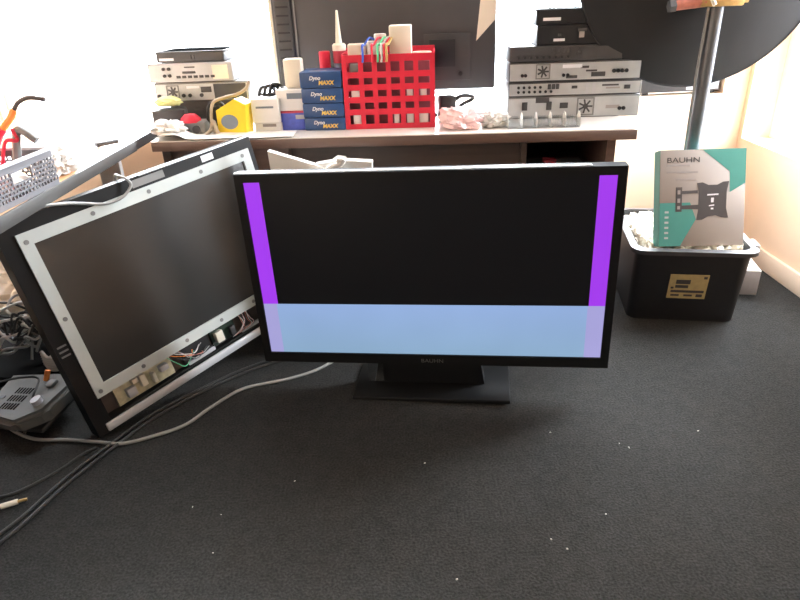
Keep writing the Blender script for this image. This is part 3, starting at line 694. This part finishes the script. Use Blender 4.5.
MB().tube([(-.992, 1.70, .922), (-.975, 1.70, .94), (-.945, 1.70, .95), (-.905, 1.70, .944)], .006).build('jaws', M['dark'], pl)
tag(MB().tube([(-1.0, 1.66, .80), (-.985, 1.67, .87), (-.965, 1.67, .868), (-.94, 1.67, .845)], .011).build('grey_handle', M['grey']), 'thick grey tool handle poking out of the basket', 'tool')
tag(MB().tube([(-1.02, 1.62, .79), (-1.005, 1.64, .85), (-.985, 1.66, .85), (-.99, 1.66, .88)], .005).build('red_lead', M['red']), 'thin red lead poking out of the basket', 'wire')
tag(MB().blob((0, 0, 0), (.05, .06, .045), .5, 2.6, 4, 51).build('plastic_bag', M['film']), 'crumpled white plastic bag just beyond the grey basket', 'bag', (-.985, 1.83, .756))
for i, (x, y, w, d, rz, lab) in enumerate(((-1.17, 2.18, .30, .42, 4, 'large white sheet of paper on the side desk near its edge'), (-1.25, 1.95, .21, .30, -14, 'white paper sheet on the side desk behind the basket'), (-1.35, 2.6, .42, .3, 9, 'white paper sheet at the window end of the side desk'))):
    tag(B(-w / 2, w / 2, -d / 2, d / 2, 0, .002).build('paper_sheet', M['paper']), lab, 'paper', (x, y, .7205 + (.0023 if i == 1 else 0)), (0, 0, R(rz)))
tag(B(-.04, .04, -.012, .012, 0, .015, bev=.004).build('marker_pen', M['dark']), 'small dark marker lying on white paper on the side desk', 'pen', (-1.0, 2.2, .7245), (0, 0, R(50)))

# ---------------------------------------------------------------- tub, stones, pole with dish, carton
TUY = R(-10.5); TUM = Matrix.Translation((1.062, 2.045, 0)) @ Matrix.Rotation(TUY, 4, 'Z')   # front centre of the tub
def intub(x, y, z): return TUM @ Vector((x, y, z))
tu = thing('storage_tub', 'black plastic tub of white stones holding the dish pole', 'tub', intub(0, 0, 0), (0, 0, TUY))
TX, TD, TH = .2, .47, .298
def rrect(mb, hx, y0, y1, z, r=.04, k=5):
    out = []
    for cx, cy, a0 in ((hx - r, y1 - r, 0), (-hx + r, y1 - r, 90), (-hx + r, y0 + r, 180), (hx - r, y0 + r, 270)):
        for i in range(k + 1):
            a = R(a0 + 90 * i / k); out.append(mb.bm.verts.new((cx + r * math.cos(a), cy + r * math.sin(a), z)))
    return out
t_ = MB()
rings = [rrect(t_, TX - .006, .04, TD - .02, 0), rrect(t_, TX, 0, TD, TH), rrect(t_, TX - .006, .006, TD - .006, TH), rrect(t_, TX - .018, .052, TD - .03, .006)]
for a, b in zip(rings, rings[1:]): t_.bridge(a, b)
t_.cap(rings[0], True); t_.cap(rings[-1])
t_.build('tub_body', M['black'], tu)
t_ = MB(); rings = [rrect(t_, TX - .005, .005, TD - .005, TH - .012), rrect(t_, TX + .018, -.018, TD + .018, TH - .012, .05), rrect(t_, TX + .018, -.018, TD + .018, TH + .003, .05), rrect(t_, TX - .007, .007, TD - .007, TH + .006)]
for i in range(4): t_.bridge(rings[i], rings[(i + 1) % 4])
t_.build('rim', M['dark'], tu)
B(TX + .012, TX + .03, .05, .12, TH - .03, TH + .01, bev=.006).build('handle_clip', M['lgrey'], tu)
lb = B(-.068, .066, -.004, .004, .102, .204).build('paper_label', M['label'], tu)
lb.rotation_euler = (R(7.65), 0, 0); lb.location = (0, .0402, 0)
for (x, z, w, h) in ((-.045, .165, .05, .018), (-.045, .148, .045, .012), (-.058, .128, .116, .01), (-.056, .112, .03, .008), (-.01, .112, .03, .008), (.033, .110, .022, .012), (.048, .188, .012, .01), (-.06, .144, .01, .008)):
    B(x, x + w, -.0046, -.0035, z, z + h).build('printed_mark', M['dprint'], lb)
stn = MB(); rs = random.Random(3)
stn.box(-TX + .022, TX - .022, .026, TD - .026, .2, .283)
for i in range(520):
    x, y = rs.uniform(-TX + .022, TX - .022), rs.uniform(.024, TD - .024); r = rs.uniform(.009, .02)
    res = bmesh.ops.create_icosphere(stn.bm, subdivisions=1, radius=r)
    e = Euler((rs.random() * 6, rs.random() * 6, rs.random() * 6)).to_matrix()
    for v in res['verts']:
        v.co = e @ Vector((v.co.x * 1.2, v.co.y * .9, v.co.z * .65)) * rs.uniform(.85, 1.15) + Vector((x, y, .284 + rs.uniform(-.004, .014)))
s_o = stn.build('stone_chips', M['stones'], sharp=20)
tag(s_o, 'white stone chips heaped inside the black tub', 'stones', intub(0, 0, 0), (0, 0, TUY), kind='stuff')

pole = thing('satellite_dish', 'black satellite dish seen from behind on a galvanised pole in the tub', 'dish', (1.096, 2.272, .27), (0, 0, 0))
MB().cyl((0, 0, .0), (0, 0, .84), .0235, k=24).build('pole', M['steel'], pole)
dm = Matrix.Translation((-.008, .034, .977)) @ Matrix.Rotation(R(90 + 3), 4, 'X')     # lathe axis pointing back at the room
rd = .432
prof = [(0, .0)] + [(rd * k / 14, -.068 * (k / 14) ** 2) for k in range(1, 15)] + [(rd + .006, -.066), (rd + .008, -.075), (rd + .002, -.080)] + [(rd * k / 14, -.004 - .068 * (k / 14) ** 2 - .004) for k in range(14, 0, -1)] + [(0, -.008)]
MB().lathe(prof, 72, dm).build('reflector', M['dish'], pole)
br = MB(); br.box(-.07, .075, -.035, .03, .815, .855, bev=.006); br.build('clamp', M['brass'], pole)
MB().cyl((-.15, -.01, .822), (-.05, -.02, .83), .016, k=14).build('clamp_arm', M['copper'], pole)
MB().cyl((-.165, -.01, .82), (-.145, -.01, .822), .02, k=6).build('nut', M['steel'], pole)
MB().cyl((-.03, -.05, .82), (-.055, -.03, .87), .007, k=10).build('bolt', M['cream'], pole)
MB().cyl((.09, -.02, .835), (.06, -.02, .835), .013, k=6).build('nut', M['brass'], pole)
MB().cyl((-.008, .0, .9), (-.008, .04, .93), .05, k=20).build('mount_plate', M['dark'], pole)
MB().tube([(-.03, -.01, .84), (-.036, -.012, .6), (-.034, -.014, .35), (-.03, -.02, .12), (-.028, -.02, .03)], .0045).build('pole_glint_cable', M['grey'], pole)  # grey cable shape stands in for the reflection strip along the pole

bx = thing('mount_carton', 'white and teal wall-mount carton leaning against the dish pole', 'carton', (1.091, 2.075, .3065), (R(-19.5), 0, R(-2.5)))
BXW, BXH, BXD = .15, .341, .056
B(-BXW, BXW, 0, BXD, 0, BXH, bev=.0015).build('carton_body', M['cardface'], bx)
def P2(px, py): return (-BXW + (px - 80) / (520 - 80) * 2 * BXW, (562 - py) / (562 - 98) * BXH)
def flat(name, pts, m, y0=-.0006, y1=.0002, parent=bx): return MB().prism([P2(*p) for p in pts], y0, y1).build(name, m, parent)
flat('teal_corner', [(295, 99), (519, 99), (519, 262), (440, 305), (437, 205)], M['teal'])
flat('teal_corner', [(81, 350), (238, 350), (270, 432), (190, 561), (81, 561)], M['teal'])
B(-BXW - .0006, -BXW + .001, .001, BXD - .001, .001, BXH - .001).build('teal_side', M['teal'], bx)
B(-BXW, BXW, .0005, BXD, BXH - .0005, BXH + .0004).build('teal_top', M['teal'], bx)
pp = flat('bracket_picture', [(272, 258), (300, 255), (330, 268), (375, 268), (405, 254), (435, 252), (425, 300), (424, 380), (436, 428), (400, 425), (370, 415), (330, 420), (300, 435), (272, 436), (280, 390), (282, 300)], M['dprint'], -.0012)
flat('bracket_picture', [(163, 276), (195, 276), (195, 394), (163, 394)], M['dprint'], -.0012)
flat('bracket_picture', [(195, 294), (276, 292), (276, 306), (195, 308)], M['dprint'], -.0012)
flat('bracket_picture', [(195, 364), (280, 362), (280, 384), (195, 382)], M['dprint'], -.0012)
for r_ in ([(325, 312), (382, 310), (382, 317), (325, 319)], [(345, 330), (360, 330), (358, 352), (345, 352)], [(335, 365), (362, 362), (362, 368), (335, 371)], [(345, 378), (358, 378), (358, 386), (345, 386)]): flat('picture_highlight', r_, M['wprint'], -.0018)
for r_ in ([(172, 290), (186, 290), (186, 310), (172, 310)], [(172, 330), (186, 330), (186, 350), (172, 350)], [(172, 366), (186, 366), (186, 382), (172, 382)]): flat('picture_highlight', r_, M['gprint'], -.0018)
lx, lz = P2(112, 158); text('maker_logo', 'BAUHN', .026, M['dprint'], bx, front(lx, -.0006, lz), sx=1.32)
for (x0, x1, y) in ((112, 232, 172), (112, 275, 205), (160, 265, 240)): flat('small_print', [(x0, y - 4), (x1, y - 4), (x1, y + 4), (x0, y + 4)], M['gprint'])
for y in (395, 420, 445, 470, 495, 520): flat('small_print', [(108, y - 5), (128, y - 5), (128, y + 5), (108, y + 5)], M['lgrey'], -.0012)
wbx = thing('white_carton', 'small white carton on the floor behind the black tub', 'carton', (1.40, 2.30, 0), (0, 0, R(-12)))
B(-.05, .065, -.02, .17, 0, .105, bev=.003).build('carton_body', M['lgrey'], wbx)
B(-.05, .065, -.02, .17, .105, .108, bev=.001).build('carton_lid', M['white'], wbx)
sl = thing('flat_receiver', 'flat grey receiver lying in the window recess behind the dish', 'receiver', (1.33, 3.0, WZ0 + .001), (0, 0, R(2)))
B(-.19, .18, -.04, .06, .012, .086, bev=.006).build('case', M['dark'], sl)
B(.02, .17, -.042, -.038, .02, .06).build('front_highlight', M['lgrey'], sl)  # blown highlight on the right part, put in as a light grey panel
for x in (-.16, .15): B(x - .015, x + .015, -.02, .03, 0, .012).build('foot', M['black'], sl)

# ---------------------------------------------------------------- floor: gadget, cables, cloth, specks
gd = thing('vented_housing', 'grey plastic housing with three rows of vents, lying left of the leaning television', 'device', (-1.16, 1.62, .045), (R(14), R(-10), R(-22)))
g_ = MB(); g_.prism([(-.15, -.09), (.10, -.105), (.165, -.05), (.15, .06), (.07, .115), (-.12, .09)], 0, .05, m=Matrix.Rotation(R(90), 4, 'X') @ Matrix.Diagonal((1, 1, 1, 1)))
bmesh.ops.bevel(g_.bm, geom=list(g_.bm.edges), offset=.014, segments=3, affect='EDGES')
for v in g_.bm.verts: v.co.z = -v.co.z if v.co.z < 0 else v.co.z
g_.build('shell', M['gadget'], gd)
g_ = MB(); g_.box(-.14, .13, -.09, .09, -.022, .0, bev=.012); g_.build('base', M['black'], gd)
for r_ in range(3):
    for k in range(6):
        B(-.045 + .013 * k, -.039 + .013 * k, -.062 + .032 * r_, -.038 + .032 * r_, .047, .0508).build('vent_slot', M['recess_black'], gd)  # dark of the vent openings put into matt black plates
MB().cyl((.10, -.03, .05), (.10, -.03, .066), .016).build('knob', M['lgrey'], gd)
MB().cyl((.04, .06, .05), (.05, .08, .075), .008).build('orange_plug', M['orange'], gd)
B(.07, .10, .03, .06, .05, .06, bev=.004).build('button', M['grey'], gd)
B(-.11, -.07, -.02, -.01, .05, .052).build('moulded_mark', M['dark'], gd)

def cable(label, pts, r, m, group=None, cat='cable', name='cable'):
    return tag(MB().tube(pts, r, 8).build(name, M[m]), label, cat, group=group)
cable('long light grey cable snaking from the housing to the television stand', [(-1.42, 1.70, .08), (-1.26, 1.60, .03), (-1.20, 1.545, .014), (-1.106, 1.50, .0062), (-1.0, 1.49, .0062), (-.913, 1.475, .0062), (-.83, 1.462, .0062), (-.757, 1.487, .0062), (-.668, 1.539, .0062), (-.614, 1.622, .0062), (-.539, 1.717, .0062), (-.46, 1.75, .0062), (-.381, 1.775, .0062), (-.30, 1.82, .0062), (-.22, 1.9, .0062)], .0052, 'gcable')
cable('upper black cable of the pair crossing the left carpet', [(-1.06, 1.05, .0062), (-.985, 1.16, .0062), (-.93, 1.32, .0062), (-.868, 1.452, .0062), (-.790, 1.60, .0062), (-.67, 1.735, .0062), (-.56, 1.84, .0062), (-.45, 1.91, .0062), (-.3, 1.98, .005)], .0048, 'cable')
cable('lower black cable of the pair crossing the left carpet', [(-1.03, 1.02, .0062), (-.967, 1.14, .0062), (-.914, 1.3, .0062), (-.853, 1.435, .0062), (-.776, 1.58, .0062), (-.66, 1.72, .0062), (-.55, 1.82, .0062), (-.45, 1.885, .0062), (-.3, 1.95, .005)], .0048, 'cable')
cable('short thin black lead from the housing towards the cable pair', [(-1.16, 1.25, .0045), (-1.05, 1.27, .0045), (-.97, 1.35, .0045), (-.93, 1.42, .0045), (-.9, 1.45, .0045)], .004, 'cable')
pk = thing('antenna_plug', 'grey cable end with pale metal plug on the carpet, left frame edge', 'plug', (0, 0, 0))
MB().tube([(-1.22, 1.17, .006), (-1.12, 1.2, .006), (-1.05, 1.222, .006)], .005).build('lead', M['gcable'], pk)
MB().cyl((-1.05, 1.222, .0075), (-1.015, 1.238, .0075), .0072, k=12).build('plug', M['cream'], pk)
MB().cyl((-1.015, 1.238, .0075), (-.995, 1.246, .0075), .004, k=12).build('tip', M['brass'], pk)
cable('thin black cord draped over the vented housing', [(-1.45, 1.72, .13), (-1.3, 1.64, .12), (-1.19, 1.64, .135), (-1.13, 1.64, .13), (-1.12, 1.58, .11), (-1.125, 1.54, .07), (-1.13, 1.5, .025)], .0035, 'cable')
rs = random.Random(11)
for i in range(22):
    near = i >= 11
    cx, cy, r = (-1.27 + rs.uniform(-.08, .09), 1.84 + rs.uniform(-.03, .05), rs.uniform(.035, .07)) if near else (-1.33 + rs.uniform(-.16, .16), 1.98 + rs.uniform(-.15, .18), rs.uniform(.05, .1))
    z = .085 + .007 * (i % 11); a0 = rs.uniform(0, 6)
    pts = [(cx + r * rs.uniform(.8, 1.2) * math.cos(a0 + k * .8), cy + r * rs.uniform(.6, 1) * math.sin(a0 + k * .8), z + rs.uniform(0, .09) + (.0 if k else .0)) for k in range(11)]
    m = ('cable', 'cable', 'gcable', 'cable', 'wcable')[i % 5]
    cable({'cable': 'black', 'gcable': 'grey', 'wcable': 'white'}[m] + ' cable in the tangle under the side desk', pts, .0045, m, {'cable': 'black', 'gcable': 'grey', 'wcable': 'white'}[m] + ' cables in the tangle under the desk')
for i in range(6):
    z = .085 + .009 * i
    cable('white flat cable of the bundle behind the vented housing', [(-1.20 + .012 * i, 1.80, z), (-1.17 + .01 * i, 1.84 + .01 * i, z + .03), (-1.13, 1.83 + .01 * i, z + .035), (-1.10, 1.80 + .01 * i, z + .02), (-1.12, 1.775, z), (-1.17, 1.78, z - .01), (-1.20, 1.80, z + .004)], .006, 'wcable', 'white cables of the bundle behind the housing')
tag(MB().blob((0, 0, 0), (.2, .2, .04), .3, 1.8, 4, 71).build('dark_bag', M['bagblack']), 'black bag heaped under the cable tangle, below the side desk', 'bag', (-1.36, 1.96, .0305))
tag(MB().blob((0, 0, 0), (.18, .17, .17), .35, 2.2, 5, 77).build('cloth_bundle', M['cloth']), 'tan creased cloth bundle on the floor under the side desk', 'cloth', (-1.48, 2.42, .128))
rs = random.Random(5)
for i, (x, y) in enumerate(((.33, 1.05), (.36, 1.02), (.42, 1.44), (.60, 1.38), (.62, 1.36), (.84, 1.42), (-.30, 1.28), (-.55, 1.2), (-.47, 1.17), (-.46, 1.05), (.05, 1.33), (.1, .95), (.48, 1.12))):
    k = rs.uniform(.0011, .0021)
    tag(MB().blob((0, 0, k), (k * 1.6, k, k), .4, 2, 1, i).build('lint_speck', M['speck']), 'tiny pale lint speck on the dark carpet', 'lint', (x, y, .0), (0, 0, rs.random() * 3), 'lint specks on the carpet')
